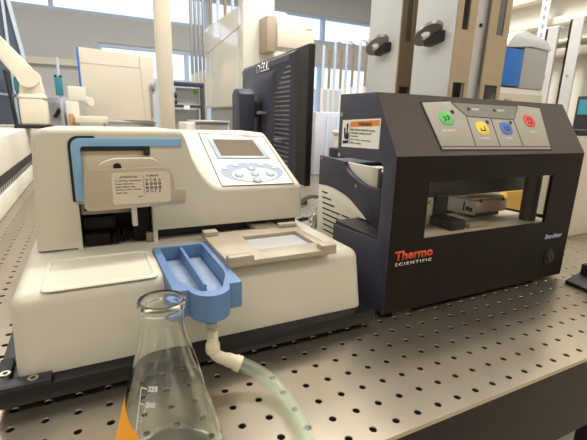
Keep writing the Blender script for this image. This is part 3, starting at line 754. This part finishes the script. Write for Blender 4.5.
def magazine(lab, y0, y1, xs):
    """tall three-sided plate magazine, open to the front (-y)"""
    r = thing('plate_magazine', lab, 'plate stacker', (xs + .066, (y0 + y1) / 2, .188), 'tall plate magazines behind the black instrument')
    x1_ = xs + .130; zb, ztp = .188, .74
    obj('side_panel', B().box(xs, xs + .003, y0, y1, zb, ztp, .0004), 'stackwhite', r)
    obj('far_side_panel', B().box(x1_ - .003, x1_, y0, y1, zb, ztp, .0004), 'stackwhite', r)
    obj('back_wall', B().box(xs + .003, x1_ - .003, y1 - .003, y1, zb, ztp), 'stackgrey', r)
    for a, b_, tag_ in ((xs + .0015, 1, 0), (x1_ - .0015, -1, 1)):
        # front flange, tapering, with an upper long slot and a foot notch (built as strips around them)
        wtop, wbot = .046, (.042 if tag_ == 0 else .054)
        f = B()
        def col_(u0, u1, z0_, z1_):
            def xx(u, z): return a + b_ * u * lerp(wbot, wtop, (z - zb) / (ztp - zb))
            f.poly([(xx(u0, z0_), y0 - .002, z0_), (xx(u1, z0_), y0 - .002, z0_), (xx(u1, z1_), y0 - .002, z1_), (xx(u0, z1_), y0 - .002, z1_)], (0, .003, 0))
        n0, n1, s0, s1 = .285, .322, .405, .54
        l0, l1 = (.28, .62)
        for z0_, z1_, g in ((zb, n0, 0), (n0, n1, 1), (n1, s0, 0), (s0, s1, 1), (s1, ztp, 0)):
            if not g: col_(0, 1, z0_, z1_)
            else: col_(0, l0 if z0_ > .3 else .18, z0_, z1_); col_(l1 if z0_ > .3 else .80, 1, z0_, z1_)
        obj('front_flange', f, 'stacktan', r)
    # back rib seen between the flanges
    obj('guide_plate', B().poly([(xs + .038, y0 + .006, zb), (xs + .082, y0 + .006, zb), (xs + .090, y0 + .006, ztp), (xs + .042, y0 + .006, ztp)], (0, .002, 0)), 'alu', r)
    obj('guide_bolt', B().cyl((xs + .0655, y0 + .006, .418), (xs + .0655, y0 + .004, .418), .0032, n=14), 'inkblack', r)
    # loop handle on the side
    zc, yc = (.392, (y0 + y1) / 2)
    hb = obj('handle_bracket', B().poly([(xs, yc - .028, zc - .004), (xs, yc + .006, zc - .010), (xs, yc + .004, zc + .002), (xs, yc - .028, zc + .014)], (-.016, 0, 0), .002), 'black', r)
    ring_ = B(); pts = []
    for k in range(28):
        a = 2 * PI * k / 28
        pts.append((.031 * math.cos(a), .0160 * math.sin(a)))
    inn_ = [(p[0] * .34 - .004, p[1] * .40 + .002) for p in pts]
    ux, uy = V((0, -.93, .36)).normalized(), V((-.85, .12, .50)).normalized()
    c0 = V((xs - .016, yc - .004, zc + .012)); nn_ = ux.cross(uy).normalized() * .007
    ra = [c0 + ux * p[0] + uy * p[1] for p in pts]; rb = [c0 + ux * p[0] + uy * p[1] for p in inn_]
    ring_.loft([ra, [p + nn_ for p in ra], [p + nn_ for p in rb], rb, ra], cap=False)
    obj('loop_handle', ring_, 'hoop', r)
    return r
magazine('nearer tall plate magazine right behind the black instrument with tan slotted front', .300, .3920, .3790)
magazine('farther tall plate magazine standing just left of and behind the other', .4350, .5320, .3780)

# ================================================================ MONITOR
R0 = V((.292, .640, 0)); L0 = V((.346, 1.235, 0)); um = (L0 - R0).normalized(); wm = V((-um.y, um.x, 0)); LW = (L0 - R0).length
mn = thing('monitor', 'dark navy computer monitor seen from behind between the two instruments', 'monitor', (.30, .9, 0))
def mp(u, wv, z): return R0 + um * u + wm * wv + V((0, 0, z))
def mbox(b, u0, u1, w0, w1, z0, z1, bev=0.):
    return b.poly([mp(u0, w0, z0), mp(u1, w0, z0), mp(u1, w1, z0), mp(u0, w1, z0)], (0, 0, z1 - z0), bev)
obj('bezel_frame', mbox(B(), 0, LW, -.018, 0, .092, .421, .004), 'black', mn)
obj('back_cover', B().loft([[mp(.06, 0, .098), mp(LW - .012, 0, .098), mp(LW - .012, 0, .417), mp(.06, 0, .417)], [mp(.075, .010, .110), mp(LW - .03, .010, .110), mp(LW - .03, .010, .409), mp(.075, .010, .409)]]), 'navy', mn)
obj('center_bulge', B().loft([[mp(.20, .009, .105), mp(LW - .10, .009, .105), mp(LW - .10, .009, .385), mp(.20, .009, .385)], [mp(.225, .026, .125), mp(LW - .13, .026, .125), mp(LW - .13, .026, .350), mp(.225, .026, .350)]]), 'navy', mn)
vs = B()
for k in range(22):
    z = .130 + .0118 * k; un = .205 if z < .315 else lerp(.205, .085, (z - .315) / .085)
    if un > .09: vs.poly([mp(.086, .0102, z), mp(un, .0102, z), mp(un, .0102, z + .0035), mp(.086, .0102, z + .0035)], wm * .0012)
obj('vent_slats', vs, 'slat', mn)
dt = B()
for k in range(46):
    for j in range(3):
        u = .10 + k * .0105
        mbox(dt, u, u + .0055, .0095, .0112, .396 + .0045 * j - (0), .3985 + .0045 * j)
obj('vent_perforation', dt, 'slat', mn)
obj('brand_letters', textmesh('DELL', mp(.385, .0112, .3860), -um, V((0, 0, 1)), width=.130, height=.024, bold=.01, ext=.0012), 'chrome', mn, smooth=0)
obj('stand_column', B().poly([mp(.27, .050, .012), mp(.365, .050, .012), mp(.365, .050, .318), mp(.345, .050, .333), mp(.29, .050, .333), mp(.27, .050, .318)], wm * .045, .003), 'navy', mn)
obj('stand_arm', mbox(B(), .275, .36, .02, .055, .255, .30, .004), 'black', mn)
obj('lock_lever', mbox(B(), .225, .255, .026, .050, .262, .270, .003), 'slat', mn)
obj('cable_clip', mbox(B(), .11, .14, .010, .035, .196, .201, .001), 'slat', mn)
obj('stand_base', mbox(B(), .20, .44, -.10, .15, 0, .012, .004), 'black', mn)

# ================================================================ LOOSE THINGS NEAR THE INSTRUMENTS
cab = spline([(.262, .72, .007), (.258, .62, .05), (.270, .56, .085), (.298, .53, .075), (.300, .51, .03), (.290, .52, .007), (.25, .56, .007)], 8)
cab2 = spline([(.17, .60, .005), (.19, .52, .03), (.21, .482, .055), (.26, .478, .045), (.33, .50, .005)], 8)
tag(obj('cable', B().tube(cab, .006, 12), 'cable'), 'grey cable looping up beside the slotted white stacker base', 'cable')
tag(obj('power_lead', B().tube(cab2, .0042, 10), 'black'), 'thin black lead looping just behind the silver foil', 'cable')
ft_ = bmesh.new(); bmesh.ops.create_icosphere(ft_, subdivisions=4, radius=1)
for v in ft_.verts:
    k = 1 + .28 * math.sin(v.co.x * 9 + v.co.y * 5) * math.cos(v.co.z * 8 + v.co.x * 4) + random.uniform(-.07, .07)
    v.co = V((.226 + v.co.x * .021 * k, .446 + v.co.y * .015 * k, .040 + v.co.z * .040 * k))
for v in ft_.verts: v.co.z = max(v.co.z, .0005)
tag(obj('foil_sheet', ft_, 'foil', smooth=12), 'crumpled silver foil lying between dispenser and stacker base', 'foil')
# bracket on the table, right front
fb = thing('foot_bracket', 'small black foot plate with post at the right edge on the table', 'bracket', (.57, .118, 0))
obj('foot_plate', B().poly([(.514, .085, 0), (.640, .085, 0), (.640, .155, 0), (.522, .132, 0)], (0, 0, .006), .0008), 'black', fb)
obj('post', B().box(.572, .60, .112, .138, .006, .026, .002).box(.584, .596, .118, .13, .026, .06, .002), 'black', fb)
# cream cabinet to the right
cc = thing('cream_cabinet', 'cream upright panel cabinet standing on the table right of the black instrument', 'cabinet', (.98, .335, 0))
obj('cabinet_body', B().box(.790, 1.20, .305, .372, 0, .235, .003), 'cream', cc)
obj('shade_strip', B().box(.7888, .790, .3055, .350, .001, .232), 'stackgrey', cc)  # added grey strip: shade on the near part of the left face, as colour
obj('top_strip', B().box(.792, 1.20, .307, .37, .235, .248, .002), 'black', cc)
tag(obj('tip_box', B().box(.860, .945, .50, .522, 0, .074, .002).box(.862, .943, .498, .524, .058, .060), 'box_yellow'), 'yellow box on the table seen through the viewing window', 'box')

# ================================================================ LEFT BACKGROUND: ROBOT DECK, ARM, ENCLOSURE
rd = thing('robot_deck', 'long cream robot deck with black slot running along the left side', 'lab instrument', (-.60, 1.5, 0))
xr = -.3745
obj('rail', B().box(-.80, xr, .72, 2.35, 0, .050, .003), 'offwhite', rd)
obj('rail_groove', B().box(-.80, xr - .004, .72, 2.35, .050, .068), 'greycard', rd)
obj('slot_strip', B().box(-.80, xr - .002, .72, 2.35, .068, .093), 'black', rd)
obj('deck_body', B().box(-.80, xr, .72, 2.35, .093, .190, .006, 3), 'offwhite', rd)
sl_ = B()
for k in range(40): sl_.box(xr - .0045, xr - .0035, .74 + .03 * k, .752 + .03 * k, .054, .064)
obj('groove_slots', sl_, 'vent', rd)
ra_ = thing('handling_robot', 'cream curved robot arm standing on the deck at far left', 'robot arm', (-.35, 1.6, .19))
obj('arm_base', B().box(-.388, -.303, 1.56, 1.66, .200, .315, .010, 3), 'beige', ra_)
obj('base_foot', B().box(-.41, -.292, 1.55, 1.67, .19, .202, .002), 'black', ra_)
obj('shoulder', B().cyl((-.349, 1.548, .368), (-.349, 1.665, .368), .034, n=36), 'beige', ra_)
prof = [(-.306, .300), (-.309, .335), (-.314, .362), (-.333, .398), (-.372, .446), (-.42, .503), (-.47, .56), (-.50, .50), (-.43, .427), (-.379, .352), (-.385, .300)]
obj('upper_arm', B().poly([(x, 1.57, z) for x, z in prof], (0, .08, 0), .006, 3), 'beige', ra_)
obj('arm_lettering', textmesh('SCARA', (-.372, 1.5598, .292), X3, Z3, width=.052, height=.008), 'greyhaze', ra_, smooth=0) if False else None
obj('seam', B().box(-.398, -.299, 1.559, 1.661, .296, .299), 'greyhaze', ra_)
obj('joint_cap', B().cyl((-.384, 1.62, .345), (-.399, 1.62, .345), .026, n=24), 'teal', ra_)
en = thing('safety_enclosure', 'cream framed enclosure with blue grey panes at upper far left', 'enclosure', (-.48, 1.95, .19))
obj('pane_panel', B().poly([(-0.582, 1.80, .195), (-0.384, 1.80, .195), (-0.380, 1.80, .47), (-0.412, 1.80, .70), (-0.582, 1.80, .80)], (0, .02, 0)), 'bluepane', en)
fe = B()
fe.poly([(-0.392, 1.79, .19), (-0.380, 1.79, .19), (-0.376, 1.79, .47), (-0.386, 1.79, .47)], (0, .04, 0)).poly([(-0.386, 1.79, .47), (-0.376, 1.79, .47), (-0.408, 1.79, .705), (-0.418, 1.79, .70)], (0, .04, 0))
fe.poly([(-0.582, 1.79, .55), (-0.387, 1.79, .455), (-0.387, 1.79, .463), (-0.582, 1.79, .558)], (0, .03, 0)).box(-.429, -.420, 1.79, 1.82, .19, .66).poly([(-0.582, 1.79, .325), (-0.382, 1.79, .300), (-0.382, 1.79, .308), (-0.582, 1.79, .333)], (0, .03, 0))
obj('frame', fe, 'tubeblue', en)
obj('door_edge', B().poly([(-0.429, 1.72, .19), (-0.422, 1.72, .19), (-0.437, 1.72, .40), (-0.444, 1.72, .40)], (0, .06, 0)), 'black', en)
# tall post
tag(obj('post', B().box(.026, .069, 1.07, 1.11, 0, .82, .003), 'beige'), 'tall cream square post standing behind the cream dispenser', 'post')
# teal-capped bottle stand and clutter
tc_ = thing('clamp_stand', 'thin pale rod stand carrying a teal clamp in front of grey wall', 'stand', (-.273, 2.0, 0))
obj('rod', B().cyl((-.273, 2.0, .01), (-.273, 2.0, .49), .006, n=12), 'tubeblue', tc_)
obj('clamp', B().box(-.291, -.260, 1.985, 2.015, .325, .404, .003), 'teal', tc_)
obj('clamp_knob', B().cyl((-.286, 1.99, .404), (-.286, 1.99, .412), .006).cyl((-.265, 1.99, .404), (-.265, 1.99, .412), .006), 'inkblack', tc_)
obj('base', B().box(-.32, -.22, 1.95, 2.05, 0, .012, .002), 'black', tc_)
gi = thing('pump_module', 'grey boxy module with cables between robot arm and cream box', 'lab instrument', (-.27, 2.15, 0))
obj('module_body', B().box(-.345, -.205, 2.06, 2.20, 0, .318, .004), 'lilac', gi)
obj('module_panel', B().box(-.33, -.25, 2.055, 2.06, .21, .29, .001).box(-.245, -.215, 2.052, 2.06, .22, .26, .001), 'greycard', gi)
obj('black_lever', B().poly([(-.318, 2.04, .225), (-.300, 2.04, .222), (-.275, 2.04, .262), (-.290, 2.04, .270)], (0, .02, 0)), 'inkblack', gi)
obj('wire', B().tube(spline([(-.29, 2.045, .27), (-.27, 2.03, .25), (-.262, 2.03, .20), (-.258, 2.03, .14)], 6), .005), 'cable', gi)
wa = thing('transfer_robot', 'small cream jointed handling arm in front of the large cream box', 'robot arm', (-.2, 1.92, 0))
obj('column', B().box(-.252, -.200, 1.88, 1.93, 0, .300, .004), 'offwhite', wa)
obj('head', B().box(-.240, -.168, 1.88, 1.93, .300, .362, .006), 'offwhite', wa)
obj('wrist', B().cyl((-.172, 1.905, .300), (-.150, 1.88, .300), .020, n=20), 'rawwhite', wa)
obj('orange_guard', B().box(-.243, -.225, 1.865, 1.88, .12, .245, .002), 'wood', wa)
obj('forearm', B().box(-.222, -.088, 1.84, 1.88, .206, .236, .004), 'beige', wa)
# large cream box on a grey module
cbx = thing('cream_box', 'large plain cream enclosure box with blue left edge below the window', 'enclosure', (0, 2.3, .215))
obj('box_shell', B().poly([(-.184, 2.27, .215), (.172, 2.20, .215), (.176, 2.20, .552), (-.184, 2.27, .578)], (0, .16, 0), .004), 'beige', cbx)
obj('blue_edge', B().box(-.1935, -.184, 2.272, 2.42, .34, .577, .001), 'bluecard', cbx)
obj('fold_line', B().poly([(-.182, 2.268, .500), (.105, 2.2115, .490), (.105, 2.2115, .4915), (-.182, 2.268, .5015)], (0, .004, 0)).poly([(.118, 2.2095, .225), (.1195, 2.2095, .225), (.1035, 2.2118, .553), (.102, 2.2118, .553)], (0, .004, 0)), 'taupe', cbx)
obj('hinge', B().cyl((.158, 2.198, .40), (.176, 2.190, .40), .022, n=18).box(.150, .160, 2.19, 2.20, .235, .385), 'greyhaze', cbx)
gm_ = thing('grey_module', 'grey instrument with silver rim carrying the large cream box', 'lab instrument', (0, 2.3, 0))
obj('module_body', B().box(-.09, .175, 2.24, 2.44, 0, .200, .004), 'greyhaze', gm_)
obj('rim', B().box(-.095, .18, 2.235, 2.445, .200, .215, .003), 'alu', gm_)
# dark open frame
bf = thing('open_rack', 'small black open frame rack standing right of the cream post', 'rack', (.197, 1.5, 0))
for x in (.126, .254): obj('upright', B().box(x, x + .015, 1.49, 1.51, 0, .379, .003), 'navy', bf)
obj('top_bar', B().box(.126, .269, 1.488, 1.512, .365, .382, .004), 'navy', bf)
obj('cross_bar', B().box(.140, .255, 1.49, 1.51, .282, .294), 'navy', bf)
obj('back_sheet', B().box(.158, .254, 1.52, 1.524, .298, .360), 'greycard', bf)
obj('lower_sheet', B().box(.150, .250, 1.52, 1.524, .190, .278), 'greycard', bf)
obj('side_knobs', B().cyl((.135, 1.485, .33), (.155, 1.485, .33), .012).cyl((.135, 1.485, .305), (.155, 1.485, .305), .010), 'black', bf)
obj('label_tag', B().box(.228, .242, 1.518, 1.520, .335, .352), 'green', bf)
obj('white_clip', B().box(.182, .206, 1.484, 1.490, .276, .292), 'rawwhite', bf)
li = thing('flat_reader', 'low cream instrument with dark panel and silver rim right behind the dispenser', 'lab instrument', (.24, 1.34, 0))
obj('reader_body', B().box(.150, .315, 1.31, 1.45, 0, .228, .004), 'offwhite', li)
obj('front_panel', B().box(.186, .308, 1.306, 1.31, .150, .226, .001), 'greyhaze', li)
obj('rim', B().box(.184, .316, 1.302, 1.45, .228, .236, .002), 'alu', li)
obj('display', B().box(.205, .262, 1.303, 1.306, .196, .218), 'taupe', li)
# glossy cabinet with beige box
gc = thing('glossy_cabinet', 'large glossy cream cabinet behind the monitor with sloped reflective side', 'cabinet', (.55, 1.7, 0))
obj('cabinet_shell', B().box(.40, .62, 1.45, 1.985, .292, .682, .010, 3).box(.40, .535, 1.392, 1.452, .292, .95, .008, 3), 'gloss', gc)
obj('seam_line', B().poly([(.3992, 1.95, .555), (.3992, 1.41, .600), (.3992, 1.41, .603), (.3992, 1.95, .558)], (.002, 0, 0)), 'taupe', gc)
obj('plinth', B().box(.42, .60, 1.43, 1.95, 0, .292), 'greyhaze', gc)
bx = obj('electrical_box', B().box(.508, .668, 1.30, 1.395, .518, .612, .004), 'beige', gc, label='beige electrical box on the cabinet front')
obj('side_cover', B().box(.468, .509, 1.31, 1.392, .50, .628, .003), 'taupe', gc)
obj('print_mark', B().box(.630, .655, 1.2993, 1.30, .592, .597), 'taupe', bx)
# vertical steel pipes behind the cabinet
def pipe(x, y, z0, z1, r, m_, lab, base=True, hook=False, grp='vertical rods behind the cabinets'):
    p = thing('support_rod', lab, 'rod', (x, y, 0), grp)
    obj('rod', B().cyl((x, y, z0), (x, y, z1), r, n=16), m_, p)
    obj('foot', B().cyl((x, y, 0), (x, y, z0 + .02), r * 1.2, r * 1.15, n=16), 'offwhite', p)
    if hook: obj('hook', B().tube(spline([(x, y, z1 - .005), (x, y, z1 + .012), (x + .02, y, z1 + .022), (x + .045, y, z1 + .014)], 5), .007), 'tubeblue', p)
names = ('leftmost', 'second', 'third', 'fourth')
for k, x in enumerate((.366, .388, .410, .432)):
    pipe(x, 2.12, .45 + .01 * k, 1.05, .0085, 'pipe', names[k] + ' of four steel rods left of the glossy cabinet', grp='steel rods left of the glossy cabinet')
for k, x in enumerate((.475, .515, .555, .597)):
    pipe(x, 2.12, .46, 1.05, .009, ('tubetan', 'tubeblue')[k % 2], names[k] + ' rod from the left rising behind the glossy cabinet top', grp='rods rising behind the glossy cabinet')
ords = ('leftmost', 'second', 'third', 'fourth', 'fifth', 'sixth', 'seventh', 'eighth')
for k, (x, zb2, zt2, mm) in enumerate(((1.238, .43, .715, 'tubeblue'), (1.285, .43, .69, 'tubetan'), (1.325, .43, .725, 'tubeblue'), (1.375, .435, .70, 'tubetan'), (1.415, .44, .735, 'tubeblue'), (1.468, .45, .745, 'tubetan'), (1.520, .455, .755, 'tubeblue'), (1.575, .46, .765, 'tubetan'))):
    pipe(x, 2.2, zb2, zt2, .009, mm, ords[k] + (' pale blue' if mm == 'tubeblue' else ' tan') + ' rod in the row right of the monitor', hook=(k in (2, 4, 6, 7)), grp='row of hooked rods right of the monitor')
# pale clutter right of the monitor
bc = thing('storage_bin', 'pale lilac plastic bin behind the stacker right of the monitor', 'bin', (.84, 1.45, 0))
obj('bin_body', B().box(.745, .935, 1.40, 1.55, 0, .285, .006), 'lilac', bc)
obj('bin_ribs', B().box(.80, .812, 1.394, 1.40, .06, .27).box(.855, .866, 1.394, 1.40, .06, .27), 'tubeblue', bc)
cw = thing('cream_container', 'small cream container in front of the pale lilac bin', 'container', (.86, 1.3, 0))
obj('container_body', B().box(.80, .88, 1.27, 1.34, 0, .190, .008), 'beige', cw)
obj('container_lid', B().box(.797, .883, 1.267, 1.343, .190, .205, .004), 'offwhite', cw)
tag(obj('low_shelf', B().box(.70, .98, 1.05, 1.20, 0, .143, .004), 'bracket'), 'low dark blue grey shelf unit just behind the stacker base', 'shelf')

# ================================================================ RIGHT BACKGROUND
du = thing('drawer_unit', 'cream drawer unit under the blue and grey box behind the magazines', 'cabinet', (1.02, .70, 0))
obj('unit_body', B().box(.905, 1.128, .622, .80, 0, .362, .003), 'offwhite', du)
dr = obj('drawer', B().box(.912, 1.121, .617, .623, .255, .345, .001), 'cream', du)
obj('drawer_pull', B().box(.945, .968, .612, .618, .322, .328), 'taupe', dr)
bgx = thing('blue_grey_box', 'box with blue and grey front and white lid on the drawer unit', 'box', (1.01, .70, .362))
obj('blue_front', B().box(.915, 1.003, .618, .76, .366, .470, .002), 'bluecard', bgx)
obj('grey_front', B().box(1.0035, 1.118, .618, .76, .362, .478, .003), 'greycard', bgx)
obj('lid', B().poly([(.910, .612, .468), (1.03, .612, .480), (1.122, .612, .476), (1.10, .612, .500), (.985, .612, .520), (.94, .612, .505)], (0, .15, 0), .002), 'stackwhite', bgx)
rk = thing('shelf_rack', 'cream wall rack with horizontal rails in the upper right background', 'rack', (1.75, 1.0, -T))
obj('back_panel', B().box(1.72, 1.74, .30, 1.9, -T, 1.2), 'wallwhite', rk)
for z in (.545, .60, .675, .79): obj('rail', B().box(1.66, 1.72, .30, 1.9, z, z + (.030 if z != .60 else .012), .003), 'offwhite', rk)
for y in (.50, 1.62): obj('rack_leg', B().box(1.70, 1.76, y, y + .06, -T, 1.2), 'alu', rk)
hg = obj('perforated_strip', B().box(1.60, 1.604, .965, 1.000, .560, .86).box(1.60, 1.661, .965, 1.0, .80, .83), 'stackwhite', rk)
hl = B()
for k in range(7): hl.box(1.5985, 1.6, .977, .987, .585 + .035 * k, .602 + .035 * k)
obj('strip_holes', hl, 'greyhaze', hg)
def upright(xa, ya, ztop, lab):
    u = thing('profile_post', lab, 'post', (xa, ya, -T), 'aluminium profile posts at right')
    obj('channel', B().poly([(xa, ya, -T), (xa + .035, ya, -T), (xa + .035, ya - .035, -T), (xa + .028, ya - .035, -T), (xa + .028, ya - .008, -T), (xa, ya - .008, -T)], (0, 0, T + ztop)).box(xa, xa + .008, ya - .05, ya, -T, ztop), 'alu', u)
    obj('bolt', B().cyl((xa, ya - .025, .45), (xa - .004, ya - .025, .45), .005, n=12), 'screw', u)
    obj('end_cap', B().box(xa - .001, xa + .036, ya - .051, ya + .001, ztop, ztop + .006), 'stackwhite', u)
upright(1.56, .935, .640, 'left aluminium channel post beside the blue and grey box')
upright(1.56, .842, .660, 'right aluminium channel post at the upper right picture edge')
db = thing('control_box', 'dark box with teal front behind the right aluminium post', 'box', (1.46, .6, 0))
obj('box_body', B().box(1.42, 1.50, .53, .68, .0, .36, .003), 'black', db)
obj('teal_front', B().box(1.417, 1.42, .54, .67, .296, .348), 'teal', db)

# ================================================================ CAMERA, LIGHT
cam = bpy.data.cameras.new('camera'); co = bpy.data.objects.new('camera', cam); COL.objects.link(co)
cam.sensor_width = 36; cam.sensor_fit = 'HORIZONTAL'; cam.lens = 36 * 403.06 / 587
cam.clip_start = .01; cam.clip_end = 100
yaw, pitch, roll = .4673, .2487, .0295
cy, sy = math.cos(yaw), math.sin(yaw); cp_, sp = math.cos(pitch), math.sin(pitch)
Fv = V((sy * cp_, cy * cp_, -sp)); Rv = V((cy, -sy, 0)); Uv = Rv.cross(Fv)
R2 = math.cos(roll) * Rv + math.sin(roll) * Uv; U2 = -math.sin(roll) * Rv + math.cos(roll) * Uv
co.matrix_world = Matrix(((R2.x, U2.x, -Fv.x, -.1711), (R2.y, U2.y, -Fv.y, -.2261), (R2.z, U2.z, -Fv.z, .2560 + T), (0, 0, 0, 1)))
cam.dof.use_dof = True; cam.dof.focus_distance = .47; cam.dof.aperture_fstop = 20
SC.camera = co
def area(name, loc, sx, sy_, power, col, rot=(0, 0, 0)):
    l = bpy.data.lights.new(name, 'AREA'); l.shape = 'RECTANGLE'; l.size = sx; l.size_y = sy_; l.energy = power; l.color = col
    o = bpy.data.objects.new(name, l); COL.objects.link(o); o.location = V(loc) + V((0, 0, T)); o.rotation_euler = rot
WARM = (1.0, .965, .895)
for x, y in ((-1.0, -.9), (.8, -.9), (2.4, -.9), (-1.0, .7), (.8, .7), (2.4, .7), (-1.0, 2.4), (.8, 2.4), (2.4, 2.4)):
    area('ceiling_lamp', (x, y, 1.74), 1.15, .35, 13 if y < 2 else 21, WARM)
area('ceiling_lamp', (.60, .82, 1.74), .9, .15, 30, WARM)
wd = bpy.data.worlds.new('sky'); SC.world = wd; wd.use_nodes = True
bg = wd.node_tree.nodes['Background']; bg.inputs['Color'].default_value = (.82, .91, 1.0, 1); bg.inputs['Strength'].default_value = 1.6
SC.view_settings.view_transform = 'Standard'; SC.view_settings.look = 'None'; SC.view_settings.exposure = 0; SC.view_settings.gamma = 1
SC.view_settings.use_curve_mapping = False
